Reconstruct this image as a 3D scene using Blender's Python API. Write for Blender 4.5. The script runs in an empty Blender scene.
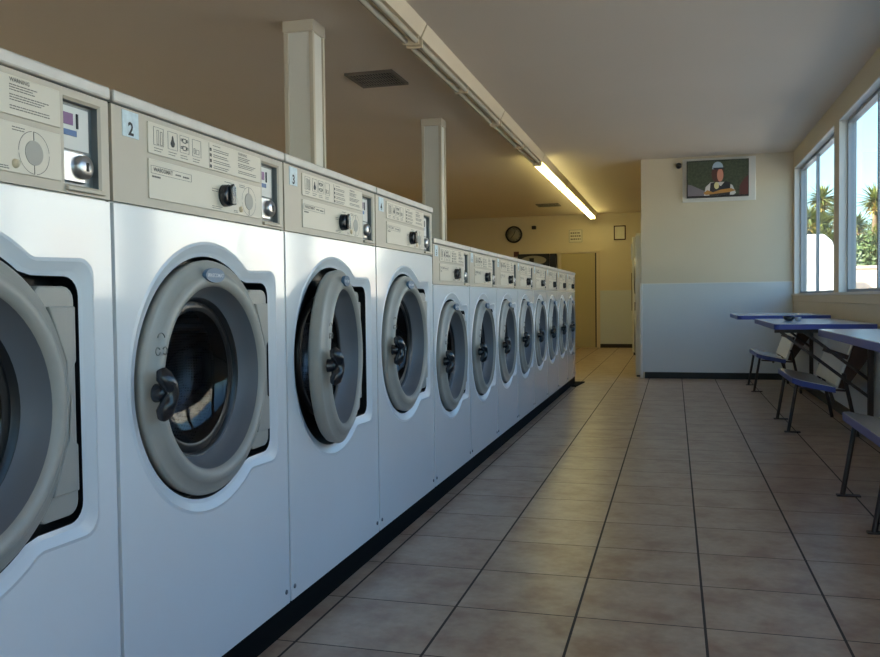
import bpy, bmesh, math, random
from mathutils import Vector, Matrix
T = 0.38                      # one floor tile in metres; every coordinate below is in tiles
PI = math.pi
random.seed(4)
col = bpy.context.scene.collection

# ------------------------------------------------------------------ materials
def lin(c):
    r = []
    for v in c:
        v /= 255.0
        r.append(v/12.92 if v <= .04045 else ((v+.055)/1.055)**2.4)
    return (*r, 1)
def mat(name, rgb, rough=.5, metal=0., coat=0., noise=0., nscale=8., spec=.5, emit=None, estr=0., bump=0., bscale=60.):
    m = bpy.data.materials.new(name); m.use_nodes = True
    nt = m.node_tree; b = nt.nodes['Principled BSDF']
    c = lin(rgb)
    b.inputs['Base Color'].default_value = c
    b.inputs['Roughness'].default_value = rough
    b.inputs['Metallic'].default_value = metal
    b.inputs['Coat Weight'].default_value = coat
    b.inputs['Coat Roughness'].default_value = .08
    b.inputs['Specular IOR Level'].default_value = spec
    tc = nt.nodes.new('ShaderNodeTexCoord')
    if noise > 0:
        n = nt.nodes.new('ShaderNodeTexNoise'); n.inputs['Scale'].default_value = nscale; n.inputs['Detail'].default_value = 4
        nt.links.new(tc.outputs['Object'], n.inputs['Vector'])
        r = nt.nodes.new('ShaderNodeValToRGB')
        r.color_ramp.elements[0].position = .3; r.color_ramp.elements[1].position = .7
        r.color_ramp.elements[0].color = tuple(x*(1-noise) for x in c[:3])+(1,)
        r.color_ramp.elements[1].color = tuple(min(1, x*(1+noise)) for x in c[:3])+(1,)
        nt.links.new(n.outputs['Fac'], r.inputs['Fac']); nt.links.new(r.outputs['Color'], b.inputs['Base Color'])
    if bump > 0:
        n2 = nt.nodes.new('ShaderNodeTexNoise'); n2.inputs['Scale'].default_value = bscale
        nt.links.new(tc.outputs['Object'], n2.inputs['Vector'])
        bp = nt.nodes.new('ShaderNodeBump'); bp.inputs['Strength'].default_value = bump; bp.inputs['Distance'].default_value = .002
        nt.links.new(n2.outputs['Fac'], bp.inputs['Height']); nt.links.new(bp.outputs['Normal'], b.inputs['Normal'])
    if emit:
        b.inputs['Emission Color'].default_value = lin(emit); b.inputs['Emission Strength'].default_value = estr
    return m
def glass_mat(name, tint, rough=0., refl=.5):
    m = bpy.data.materials.new(name); m.use_nodes = True; nt = m.node_tree
    nt.nodes.clear()
    o = nt.nodes.new('ShaderNodeOutputMaterial')
    t = nt.nodes.new('ShaderNodeBsdfTransparent'); t.inputs['Color'].default_value = (*tint, 1)
    g = nt.nodes.new('ShaderNodeBsdfGlossy'); g.inputs['Roughness'].default_value = rough
    lw = nt.nodes.new('ShaderNodeLayerWeight'); lw.inputs['Blend'].default_value = .5
    pw = nt.nodes.new('ShaderNodeMath'); pw.operation = 'POWER'; pw.inputs[1].default_value = 5; nt.links.new(lw.outputs['Facing'], pw.inputs[0])
    f = nt.nodes.new('ShaderNodeMath'); f.operation = 'MULTIPLY_ADD'; f.inputs[1].default_value = refl; f.inputs[2].default_value = .04; nt.links.new(pw.outputs[0], f.inputs[0])
    mx = nt.nodes.new('ShaderNodeMixShader')
    nt.links.new(f.outputs[0], mx.inputs[0]); nt.links.new(t.outputs[0], mx.inputs[1]); nt.links.new(g.outputs[0], mx.inputs[2])
    nt.links.new(mx.outputs[0], o.inputs[0])
    return m
M = {}
M['enamel'] = mat('white enamel', (230, 233, 236), .24, coat=1, noise=.015, nscale=3)
M['rim'] = mat('moulded rim white', (214, 218, 222), .35, coat=.3)
M['cabinet'] = mat('cabinet side', (205, 206, 204), .4)
M['console'] = mat('beige console', (192, 179, 160), .38, noise=.03, nscale=5)
M['decal'] = mat('cream decal', (214, 203, 184), .35)
M['ink'] = mat('printed ink', (112, 104, 96), .6)
M['inkdark'] = mat('dark printed ink', (45, 44, 46), .6)
M['dialgrey'] = mat('grey dial print', (172, 166, 155), .5)
M['strip'] = mat('brushed metal strip', (192, 187, 180), .42, metal=.3, noise=.06, nscale=20)
M['ring'] = mat('grey beige plastic', (160, 157, 149), .36, noise=.02, nscale=30, bump=.15, bscale=900)
M['inner'] = mat('dark grey inner cone', (98, 101, 106), .45)
M['gasket'] = mat('black rubber gasket', (20, 20, 22), .35)
M['black'] = mat('black plastic', (22, 23, 30), .25, coat=.3)
M['badge'] = mat('blue grey badge', (84, 112, 140), .4)
M['badgetext'] = mat('silver badge lettering', (200, 210, 220), .35)
M['chrome'] = mat('chrome lock', (190, 190, 192), .28, metal=1)
M['steel'] = mat('grey steel recess', (132, 135, 136), .35, metal=.6)
M['coinlabel'] = mat('white coin plate', (216, 214, 208), .4)
M['purple'] = mat('purple display window', (122, 66, 118), .3)
M['bluelabel'] = mat('blue sticker band', (86, 116, 162), .5)
M['sticker'] = mat('pale blue number sticker', (206, 220, 226), .5, noise=.12, nscale=60)
M['lamp'] = mat('indicator lamp', (225, 205, 170), .3)
M['glass'] = glass_mat('dark door glass', (.55, .58, .62), .02, .6)
M['plinth'] = mat('black plinth', (15, 14, 14), .9, spec=.15)
M['plaster'] = mat('cream wall paint', (214, 201, 176), .6, noise=.015, nscale=1.5, bump=.1)
M['ceil'] = mat('ceiling paint', (225, 211, 196), .75, noise=.03, nscale=.5, bump=.15, bscale=90)
M['wainscot'] = mat('pale panel wainscot', (206, 210, 212), .38, noise=.012, nscale=2)
M['base'] = mat('black cove base', (24, 22, 22), .5)
M['white'] = mat('white painted trim', (225, 222, 214), .45)
M['alu'] = mat('grey aluminium frame', (150, 152, 156), .4, metal=.5)
M['redframe'] = mat('dark red frame', (92, 50, 48), .5)
M['pillar'] = mat('pillar panel', (226, 226, 220), .45)
M['pillartrim'] = mat('pillar corner trim', (208, 200, 184), .45)
M['vent'] = mat('vent slat', (120, 112, 102), .5)
M['ventdark'] = mat('vent backing', (26, 23, 21), .8)
M['fixture'] = mat('cream fixture housing', (222, 206, 178), .45)
M['tubeoff'] = mat('unlit tube', (196, 188, 172), .25)
M['tube'] = mat('lit tube', (255, 248, 215), .4, emit=(250, 240, 165), estr=3.6)
M['blue'] = mat('blue laminate edge', (56, 70, 152), .35)
M['laminate'] = mat('white laminate top', (205, 207, 212), .22, noise=.03, nscale=60, coat=.3)
M['brown'] = mat('dark brown metal', (48, 30, 27), .45)
M['brownwood'] = mat('brown board', (70, 44, 38), .6, noise=.1, nscale=15)
M['offwhite'] = mat('off white board', (240, 238, 228), .5)
M['door'] = mat('cream door', (186, 172, 130), .5, noise=.02, nscale=2)
M['frame'] = mat('black frame', (28, 26, 26), .4)
M['clockface'] = mat('clock face', (150, 146, 134), .5)
M['paper'] = mat('white paper', (218, 212, 196), .7)
M['dryer'] = mat('white dryer enamel', (214, 214, 210), .3, coat=.3)
M['pave'] = mat('pavement', (182, 176, 166), .85, noise=.08, nscale=.6)
M['stucco'] = mat('sunlit stucco', (214, 190, 168), .85, noise=.05, nscale=2)
M['paleb'] = mat('pale reflection wall', (226, 216, 200), .85, noise=.04, nscale=.4)
M['van'] = mat('white van paint', (236, 236, 234), .3, coat=.5)
M['darkglass'] = mat('dark vehicle glass', (40, 48, 55), .15)
M['bark'] = mat('palm bark', (120, 98, 74), .9, noise=.2, nscale=9)
M['leaf'] = mat('yucca leaf', (112, 118, 54), .55, noise=.35, nscale=3)
M['leaf2'] = mat('dark leaf', (82, 96, 50), .6, noise=.3, nscale=2)
M['leafy'] = mat('yellow dry leaf', (196, 168, 92), .6, noise=.2, nscale=3)
M['pane'] = glass_mat('window pane', (.90, .93, .94), 0., .35)
M['green'] = mat('screen foliage', (48, 56, 40), .4, noise=.5, nscale=40, emit=(48, 56, 40), estr=.10)
def scr(name, rgb): return mat(name, rgb, .35, emit=rgb, estr=.10)
M['s_cap'] = scr('screen cap', (128, 146, 158)); M['s_capd'] = scr('screen cap peak', (30, 32, 40)); M['s_hair'] = scr('screen hair', (64, 36, 28))
M['s_face'] = scr('screen face', (165, 112, 92)); M['s_vest'] = scr('screen vest', (24, 24, 30)); M['s_sleeve'] = scr('screen sleeve', (160, 160, 158))
M['s_orange'] = scr('screen orange', (138, 100, 46)); M['s_mic'] = scr('screen microphone', (176, 168, 120)); M['s_grey'] = scr('screen grey', (96, 92, 98)); M['s_red'] = scr('screen red', (70, 36, 34))

def floor_mat():
    m = bpy.data.materials.new('ceramic floor tiles'); m.use_nodes = True; nt = m.node_tree; N = nt.nodes; L = nt.links
    b = N['Principled BSDF']; b.inputs['Roughness'].default_value = .33
    tc = N.new('ShaderNodeTexCoord'); sc = N.new('ShaderNodeVectorMath'); sc.operation = 'SCALE'; sc.inputs['Scale'].default_value = 1/T
    L.new(tc.outputs['Object'], sc.inputs[0]); sp = N.new('ShaderNodeSeparateXYZ'); L.new(sc.outputs[0], sp.inputs[0])
    def math_(op, a, bb=None):
        n = N.new('ShaderNodeMath'); n.operation = op
        for i, v in enumerate((a, bb)):
            if v is None: continue
            if isinstance(v, (int, float)): n.inputs[i].default_value = v
            else: L.new(v, n.inputs[i])
        return n.outputs[0]
    def grout(coord, half):
        fr = math_('FRACT', math_('ADD', coord, 100.5)); d = math_('ABSOLUTE', math_('SUBTRACT', fr, .5))
        return math_('LESS_THAN', d, half)
    g = math_('MAXIMUM', grout(sp.outputs['X'], .0105), grout(sp.outputs['Y'], .0065))
    # per-tile tone
    cx = math_('FLOOR', sp.outputs['X']); cy = math_('FLOOR', sp.outputs['Y'])
    cb = N.new('ShaderNodeCombineXYZ'); L.new(cx, cb.inputs[0]); L.new(cy, cb.inputs[1])
    wn = N.new('ShaderNodeTexWhiteNoise'); wn.noise_dimensions = '2D'; L.new(cb.outputs[0], wn.inputs['Vector'])
    off = N.new('ShaderNodeVectorMath'); off.operation = 'MULTIPLY_ADD'; L.new(wn.outputs['Color'], off.inputs[0]); off.inputs[1].default_value = (20, 20, 20); L.new(sc.outputs[0], off.inputs[2])
    n1 = N.new('ShaderNodeTexNoise'); n1.inputs['Scale'].default_value = 2.4; n1.inputs['Detail'].default_value = 7; n1.inputs['Roughness'].default_value = .62; L.new(off.outputs[0], n1.inputs['Vector'])
    n3 = N.new('ShaderNodeTexNoise'); n3.inputs['Scale'].default_value = 14; n3.inputs['Detail'].default_value = 5; L.new(off.outputs[0], n3.inputs['Vector'])
    r = N.new('ShaderNodeValToRGB'); e = r.color_ramp.elements
    e[0].position = .34; e[0].color = lin((160, 128, 108)); e[1].position = .62; e[1].color = lin((190, 170, 150))
    x = e.new(.48); x.color = lin((178, 153, 132))
    L.new(n1.outputs['Fac'], r.inputs['Fac'])
    mx = N.new('ShaderNodeMixRGB'); mx.blend_type = 'MULTIPLY'; mx.inputs[0].default_value = .35; L.new(r.outputs['Color'], mx.inputs[1]); L.new(n3.outputs['Fac'], mx.inputs[2])
    g2 = N.new('ShaderNodeMixRGB'); L.new(g, g2.inputs[0]); L.new(mx.outputs[0], g2.inputs[1]); g2.inputs[2].default_value = lin((52, 42, 38)); L.new(g2.outputs[0], b.inputs['Base Color'])
    rr = math_('MULTIPLY_ADD', g, .4); rr.node.inputs[2].default_value = .32; L.new(rr, b.inputs['Roughness'])
    bp = N.new('ShaderNodeBump'); bp.inputs['Strength'].default_value = .3; bp.inputs['Distance'].default_value = .002; bp.invert = True
    L.new(g, bp.inputs['Height']); L.new(bp.outputs[0], b.inputs['Normal'])
    return m
M['floor'] = floor_mat()

# ------------------------------------------------------------------ mesh builder (tile units)
class MB:
    def __init__(s): s.v = []; s.f = []; s.smooth = []
    def add(s, vs, fs, sm=False):
        n = len(s.v); s.v += [tuple(v) for v in vs]; s.f += [tuple(i+n for i in f) for f in fs]; s.smooth += [sm]*len(fs); return s
    def box(s, x0, x1, y0, y1, z0, z1):
        vs = [(x, y, z) for z in (z0, z1) for y in (y0, y1) for x in (x0, x1)]
        return s.add(vs, [(0, 2, 3, 1), (4, 5, 7, 6), (0, 1, 5, 4), (2, 6, 7, 3), (0, 4, 6, 2), (1, 3, 7, 5)])
    def bar(s, a, b, w, h=None, up=(0, 0, 1)):          # rectangular bar from a to b
        h = h or w; a = Vector(a); b = Vector(b); d = (b-a).normalized(); u = Vector(up)
        if abs(d.dot(u)) > .98: u = Vector((1, 0, 0))
        r = d.cross(u).normalized(); u = r.cross(d)
        vs = []
        for p in (a, b):
            for i, j in ((-1, -1), (1, -1), (1, 1), (-1, 1)): vs.append(p + r*i*w/2 + u*j*h/2)
        return s.add(vs, [(0, 1, 2, 3), (7, 6, 5, 4), (0, 4, 5, 1), (1, 5, 6, 2), (2, 6, 7, 3), (3, 7, 4, 0)])
    def tube(s, pts, r, n=12, caps=True):
        pts = [Vector(p) for p in pts]; rs = r if isinstance(r, (list, tuple)) else [r]*len(pts); vs = []; fs = []
        pu = None
        for k, p in enumerate(pts):
            d = (pts[min(k+1, len(pts)-1)]-pts[max(k-1, 0)]).normalized()
            u = pu if pu is not None else (Vector((0, 0, 1)) if abs(d.z) < .9 else Vector((1, 0, 0)))
            rr = d.cross(u).normalized(); u = rr.cross(d); pu = u
            for i in range(n):
                a = 2*PI*i/n; vs.append(p + (rr*math.cos(a)+u*math.sin(a))*rs[k])
        for k in range(len(pts)-1):
            for i in range(n): fs.append((k*n+i, k*n+(i+1) % n, (k+1)*n+(i+1) % n, (k+1)*n+i))
        s.add(vs, fs, True)
        if caps:
            s.add(vs[:n], [tuple(range(n))[::-1]]); s.add(vs[-n:], [tuple(range(n))])
        return s
    def prism(s, pts, axis, a, b):                      # polygon extruded along axis between a and b
        def P(p, t): return {'x': (t, p[0], p[1]), 'y': (p[0], t, p[1]), 'z': (p[0], p[1], t)}[axis]
        n = len(pts); vs = [P(p, a) for p in pts]+[P(p, b) for p in pts]
        return s.add(vs, [tuple(range(n))[::-1], tuple(range(n, 2*n))]+[(i, (i+1) % n, (i+1) % n+n, i+n) for i in range(n)])
    def lathe(s, prof, cy, cz, n=64, axis='x', cx=0):   # prof (x, r) revolved about an axis parallel to x through (cy, cz)
        vs = []; fs = []
        for x, r in prof:
            for i in range(n):
                a = 2*PI*i/n; vs.append((x+cx, cy+r*math.cos(a), cz+r*math.sin(a)))
        for k in range(len(prof)-1):
            for i in range(n): fs.append((k*n+i, k*n+(i+1) % n, (k+1)*n+(i+1) % n, (k+1)*n+i))
        return s.add(vs, fs, True)
    def text(s, txt, size, y, z, x, plane='x', bold=0, align='LEFT'):
        cu = bpy.data.curves.new('lettering', 'FONT'); cu.body = txt; cu.size = size; cu.align_x = align; cu.resolution_u = 2; cu.offset = bold
        o = bpy.data.objects.new('lettering', cu); col.objects.link(o); dg = bpy.context.evaluated_depsgraph_get()
        me = bpy.data.meshes.new_from_object(o.evaluated_get(dg))
        if plane == 'x': vs = [(x, y+v.co.x, z+v.co.y) for v in me.vertices]
        else: vs = [(y+v.co.x, x, z+v.co.y) for v in me.vertices]
        s.add(vs, [tuple(f.vertices) for f in me.polygons])
        bpy.data.objects.remove(o); bpy.data.curves.remove(cu); bpy.data.meshes.remove(me); return s
    def build(s, name, m, parent=None, loc=(0, 0, 0), bevel=0, seg=2, label=None, fixn=True):
        me = bpy.data.meshes.new(name); off = Vector(loc)
        me.from_pydata([tuple((Vector(v)-off)*T) for v in s.v], [], s.f); me.update()
        for p, sm in zip(me.polygons, s.smooth): p.use_smooth = sm
        if fixn:
            bm = bmesh.new(); bm.from_mesh(me); bmesh.ops.recalc_face_normals(bm, faces=bm.faces); bm.to_mesh(me); bm.free()
        me.materials.append(M[m]); o = bpy.data.objects.new(name, me); col.objects.link(o)
        o.location = off*T
        if parent: o.parent = parent
        if bevel:
            b = o.modifiers.new('bevel', 'BEVEL'); b.width = bevel*T; b.segments = seg; b.limit_method = 'ANGLE'; b.angle_limit = .6
        if label: o['label'] = label
        return o
def B(*a): return MB().box(*a)
def tag(o, label, cat, group=None):
    o['label'] = label; o['category'] = cat
    if group: o['group'] = group
    return o
def thing(name, label, cat, loc=(0, 0, 0), group=None):
    o = bpy.data.objects.new(name, None); col.objects.link(o); o.location = Vector(loc)*T; o.empty_display_size = .1
    return tag(o, label, cat, group)
def struct(o): o['kind'] = 'structure'; return o
def dup(o, parent=None):
    c = o.copy(); col.objects.link(c)
    if parent: c.parent = parent
    for ch in [x for x in o.children]: dup(ch, c)
    return c

# ------------------------------------------------------------------ room shell
XR, XL, YB, YF, ZC, YP = 6.29, -9.2, 38.0, -16.0, 6.97, 21.07
W = .8                                                      # wall thickness
struct(B(XL-W, XR+.44, YF-W, YB+W, -.3, 0).build('floor', 'floor'))
struct(B(XL-W, XR+.44, YF-W, YB+W, ZC, ZC+.6).build('ceiling', 'ceil'))
struct(B(XL-W, XL, YF-W, YB+W, 0, ZC).build('wall_left', 'plaster'))
# right wall with window openings
ZS, ZT = 2.61, 6.46
wins = [(14.3, 20.9), (7.1, 13.7), (-.1, 6.5), (-7.3, -.7), (-14.5, -7.9)]
WT = .36
w = MB()
w.box(XR, XR+WT, YF-W, YB+W, 0, ZS); w.box(XR, XR+WT, YF-W, YB+W, ZT, ZC)
edges = [YB+W]+[v for a, b in wins for v in (b, a)]+[YF-W]
for i in range(0, len(edges), 2): w.box(XR, XR+WT, edges[i+1], edges[i], ZS, ZT)
struct(w.build('wall_right', 'plaster'))
for i, (a, b) in enumerate(wins):
    fr = struct(bpy.data.objects.new('window_%d' % (i+1), None)); col.objects.link(fr); fr.location = Vector((XR+.3, (a+b)/2, ZS))*T
    def wp(mb, nm, m): o = mb.build(nm, m); o.parent = fr; o.matrix_parent_inverse = Matrix.Translation(-fr.location); return o
    x0, x1 = XR+.17, XR+.33
    f = MB(); f.box(x0, x1, a, b, ZS, ZS+.1); f.box(x0, x1, a, b, ZT-.1, ZT); f.box(x0, x1, a, a+.1, ZS+.1, ZT-.1); f.box(x0, x1, b-.1, b, ZS+.1, ZT-.1)
    wp(f, 'window_frame', 'alu')
    wp(B(x0+.02, x0+.10, b-2.89, b-2.79, ZS+.1, ZT-.1), 'mullion', 'alu')
    wp(B(x0-.03, x0+.02, a+.06, a+.17, ZS+.1, ZT-.1), 'frame_strip', 'redframe')
    wp(B(x0+.06, x0+.075, a+.1, b-2.89, ZS+.1, ZT-.1), 'pane', 'pane')
    wp(B(x0+.06, x0+.075, b-2.79, b-.1, ZS+.1, ZT-.1), 'pane', 'pane')
    wp(MB().box(XR+.0, XR+.17, b-.03, b, ZS, ZT).box(XR, XR+.17, a, b-.03, ZT-.03, ZT), 'reveal', 'white')
struct(B(XR-.06, XR+.17, YF, YP, ZS-.02, ZS+.035).build('trim_sill', 'white', bevel=.01))
struct(B(XR-.03, XR, YF, YP, ZS-.2, ZS-.02).build('trim_apron', 'plaster', bevel=.01))
struct(B(XR-.025, XR, YF, YP, .22, 1.9).build('trim_wainscot_right', 'wainscot'))
struct(B(XR-.05, XR, YF, YP, 0, .22).build('baseboard_right', 'base'))
# partition stub wall between the washing hall and the rear corner
struct(B(1.76, XR, YP, YP+.35, 0, ZC).build('wall_partition', 'plaster'))
struct(B(1.80, XR-.025, YP-.02, YP, .2, 3.0).build('trim_wainscot_partition', 'wainscot'))
struct(B(1.76, XR, YP-.012, YP, 3.0, 3.03).build('trim_cap_partition', 'white'))
struct(B(1.86, XR-.05, YP-.05, YP, 0, .2).build('baseboard_partition', 'base'))
struct(B(1.715, 1.80, YP-.03, YP+.35, 0, 3.03).build('trim_corner_partition', 'white', bevel=.008))
# back wall, with a service door
struct(B(XL-W, XR+.44, YB, YB+W, 0, ZC).build('wall_back', 'plaster'))
struct(B(-.95, 1.9, YB-.02, YB, .2, 2.98).build('trim_wainscot_back', 'wainscot'))
struct(B(-.95, 1.9, YB-.05, YB, 0, .2).build('baseboard_back', 'base'))
struct(B(XL, -3.35, YB-.05, YB, 0, .2).build('baseboard_back_left', 'base'))
d = struct(bpy.data.objects.new('door_1', None)); col.objects.link(d); d.location = Vector((-2, YB, 0))*T
def dp(mb, nm, m): o = mb.build(nm, m); o.parent = d; o.matrix_parent_inverse = Matrix.Translation(-d.location); return o
dp(B(-2.95, -1.2, YB-.06, YB, .02, 4.93), 'door_leaf', 'door')
dp(MB().box(-3.12, -2.97, YB-.09, YB, 0, 5.06).box(-1.13, -.97, YB-.09, YB, 0, 5.06).box(-2.97, -1.13, YB-.09, YB, 4.96, 5.06), 'door_frame', 'plaster')
dp(B(-1.2, -1.13, YB-.03, YB, .02, 4.95), 'hinge_gap', 'frame')
dp(MB().lathe([(0, .05), (.1, .07), (.16, .05), (.17, 0)], 0, 0, 16), 'door_knob', 'chrome').location = Vector((-2.75+2, 0, 2.5))*T
bpy.data.objects['door_knob'].matrix_parent_inverse = Matrix.Identity(4); bpy.data.objects['door_knob'].rotation_euler = (0, 0, -PI/2); bpy.data.objects['door_knob'].location = Vector((-.75, -.06, 2.5))*T
# shopfront behind the viewer: glazing bays in an aluminium grid
sf = MB(); sf.box(XL-W, XR+.44, YF-W, YF, 0, .9); sf.box(XL-W, XR+.44, YF-W, YF, 6.5, ZC)
n = 5; bw = (XR-XL)/n
for i in range(n+1): sf.box(XL+i*bw-.15, XL+i*bw+.15, YF-W, YF, .9, 6.5)
struct(sf.build('wall_front', 'plaster'))
for i in range(n):
    x0, x1 = XL+i*bw+.15, XL+(i+1)*bw-.15
    o = bpy.data.objects.new('window_%d' % (6+i), None); col.objects.link(o); struct(o); o.location = Vector(((x0+x1)/2, YF-.4, .9))*T
    for mb, nm, m in ((MB().box(x0, x1, YF-.5, YF-.3, .9, 1).box(x0, x1, YF-.5, YF-.3, 6.4, 6.5).box(x0, x0+.1, YF-.5, YF-.3, 1, 6.4).box(x1-.1, x1, YF-.5, YF-.3, 1, 6.4), 'window_frame', 'alu'),
                      (B(x0+.1, x1-.1, YF-.41, YF-.39, 1, 6.4), 'pane', 'pane')):
        q = mb.build(nm, m); q.parent = o; q.matrix_parent_inverse = Matrix.Translation(-o.location)

# ------------------------------------------------------------------ pillars, vents, light fixtures
def pillar(x0, x1, y0, y1, label):
    t = thing('pillar', label, 'pillar', (x0, y0, 0), 'pillars behind the washers')
    dx, dy = x1-x0, y1-y0
    B(.03, dx-.03, .03, dy-.03, 0, ZC-.001).build('core', 'pillar', t)
    for cx, cy in ((0, 0), (dx-.07, 0), (0, dy-.07), (dx-.07, dy-.07)): B(cx, cx+.07, cy, cy+.07, 0, ZC-.18).build('corner_trim', 'pillartrim', t, bevel=.01)
    B(-.01, dx+.01, -.01, dy+.01, ZC-.18, ZC-.002).build('capital', 'pillartrim', t, bevel=.01)
pillar(-3.13, -2.63, 5.5, 5.97, 'square white pillar nearest the viewer, rising behind the washers marked 2 and 3')
pillar(-3.13, -2.63, 13.02, 13.45, 'square white pillar farther back, rising behind the last tall washer')
def vent(x0, x1, y0, y1, label):
    t = thing('ceiling_vent', label, 'air vent', (x0, y0, ZC), 'ceiling vents')
    dx, dy = x1-x0, y1-y0
    B(.05, dx-.05, .05, dy-.05, -.02, -.002).build('backing', 'ventdark', t)
    MB().box(0, dx, 0, .07, -.045, -.001).box(0, dx, dy-.07, dy, -.045, -.001).box(0, .07, .07, dy-.07, -.045, -.001).box(dx-.07, dx, .07, dy-.07, -.045, -.001).build('frame', 'vent', t)
    s = MB(); k = 14
    for i in range(k):
        x = .09+(dx-.18)*(i+.5)/k; s.bar((x, .07, -.03), (x, dy-.07, -.03), .028, .012, up=(.5, 0, 1))
    for i in range(3): s.bar((.07, dy*(i+1)/4, -.035), (dx-.07, dy*(i+1)/4, -.035), .02, .01)
    s.build('slats', 'vent', t)
vent(-3.35, -2.38, 8.6, 9.65, 'square slatted metal vent in the ceiling between the two pillars')
vent(-3.4, -2.35, 32.3, 33.3, 'far flat ceiling vent, seen as a dark sliver in the rear of the room')
def fixture(y0, y1, lit, label):
    t = thing('tube_light', label, 'light fixture', (-1.25, y0, ZC), 'ceiling tube lights in a line'); Ln = y1-y0
    a = .03
    MB().prism([(-.24, 0), (.24, 0), (.14, -.2), (-.14, -.2)], 'y', a, Ln-a).build('housing', 'fixture', t)
    for s in (-1, 1):
        for h in (0, 1):
            y_a = .12+h*(Ln-.12)/2; y_b = y_a+(Ln-.36)/2
            MB().tube([(s*.085, y_a, -.275), (s*.085, y_b, -.275)], .045, 12).build('tube', 'tube' if lit else 'tubeoff', t)
    for y_ in (.1, Ln/2, Ln-.1): B(-.13, .13, y_-.025, y_+.025, -.33, -.2).build('socket', 'fixture', t)
fx = [(0, 6.3), (6.3, 12.75), (12.75, 19.05)]
fixture(*fx[0], False, 'unlit twin tube light at the top edge of the picture'); fixture(*fx[1], False, 'unlit twin tube light, second along the visible ceiling line'); fixture(*fx[2], False, 'unlit twin tube light just before the glowing ones')
fixture(19.05, 25.2, True, 'glowing twin tube light nearest the viewer, first lit one of the line')
fixture(25.2, 31.3, True, 'glowing twin tube light in the middle of the lit stretch')
fixture(31.3, 37.4, True, 'glowing twin tube light farthest away, close to the back wall')

# ------------------------------------------------------------------ washers
def arc(cy, cz, r, a0, a1, n): return [(cy+r*math.cos(a0+(a1-a0)*i/n), cz+r*math.sin(a0+(a1-a0)*i/n)) for i in range(n+1)]
def fillet(cx, cz, r, a0, a1, n=5): return arc(cx, cz, r, a0, a1, n)
def outline(cy, cz, R, er, eh_t, eh_b, g=0.):
    """circle with a squared hinge ear on its right; g offsets it outward"""
    R2 = R+g
    at = math.asin(min(.99, (eh_t+.02)/R2)) if False else math.radians(55)
    pts = arc(cy, cz, R2, at, 2*PI-at, 60)                  # from upper right, round the left side, to lower right
    yb, zb = cy+er+g, 0
    # lower ear
    pts += [(cy+er*.62, cz-eh_b-g*.9), ]
    pts += fillet(cy+er+g-.1, cz-eh_b-g+.1, .1, -PI/2, 0, 5)
    pts += fillet(cy+er+g-.1, cz+eh_t+g-.1, .1, 0, PI/2, 5)
    pts += [(cy+er*.62, cz+eh_t+g*.9)]
    return pts
def fill_front(outer, inner, x):
    """flat sheet at x between the two loops"""
    bm = bmesh.new(); es = []
    for lp in (outer, inner):
        vs = [bm.verts.new((x, a, b)) for a, b in lp]
        for i in range(len(vs)): es.append(bm.edges.new((vs[i], vs[(i+1) % len(vs)])))
    bmesh.ops.triangle_fill(bm, use_beauty=True, use_dissolve=False, edges=es)
    bm.verts.index_update(); v = [tuple(q.co) for q in bm.verts]; f = [tuple(q.index for q in fc.verts) for fc in bm.faces]
    bm.free(); return v, f
def loopwall(mb, la, xa, lb, xb, sm=True):
    n = len(la); vs = [(xa, *p) for p in la]+[(xb, *p) for p in lb]
    mb.add(vs, [(i, (i+1) % n, (i+1) % n+n, i+n) for i in range(n)], sm)

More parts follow.
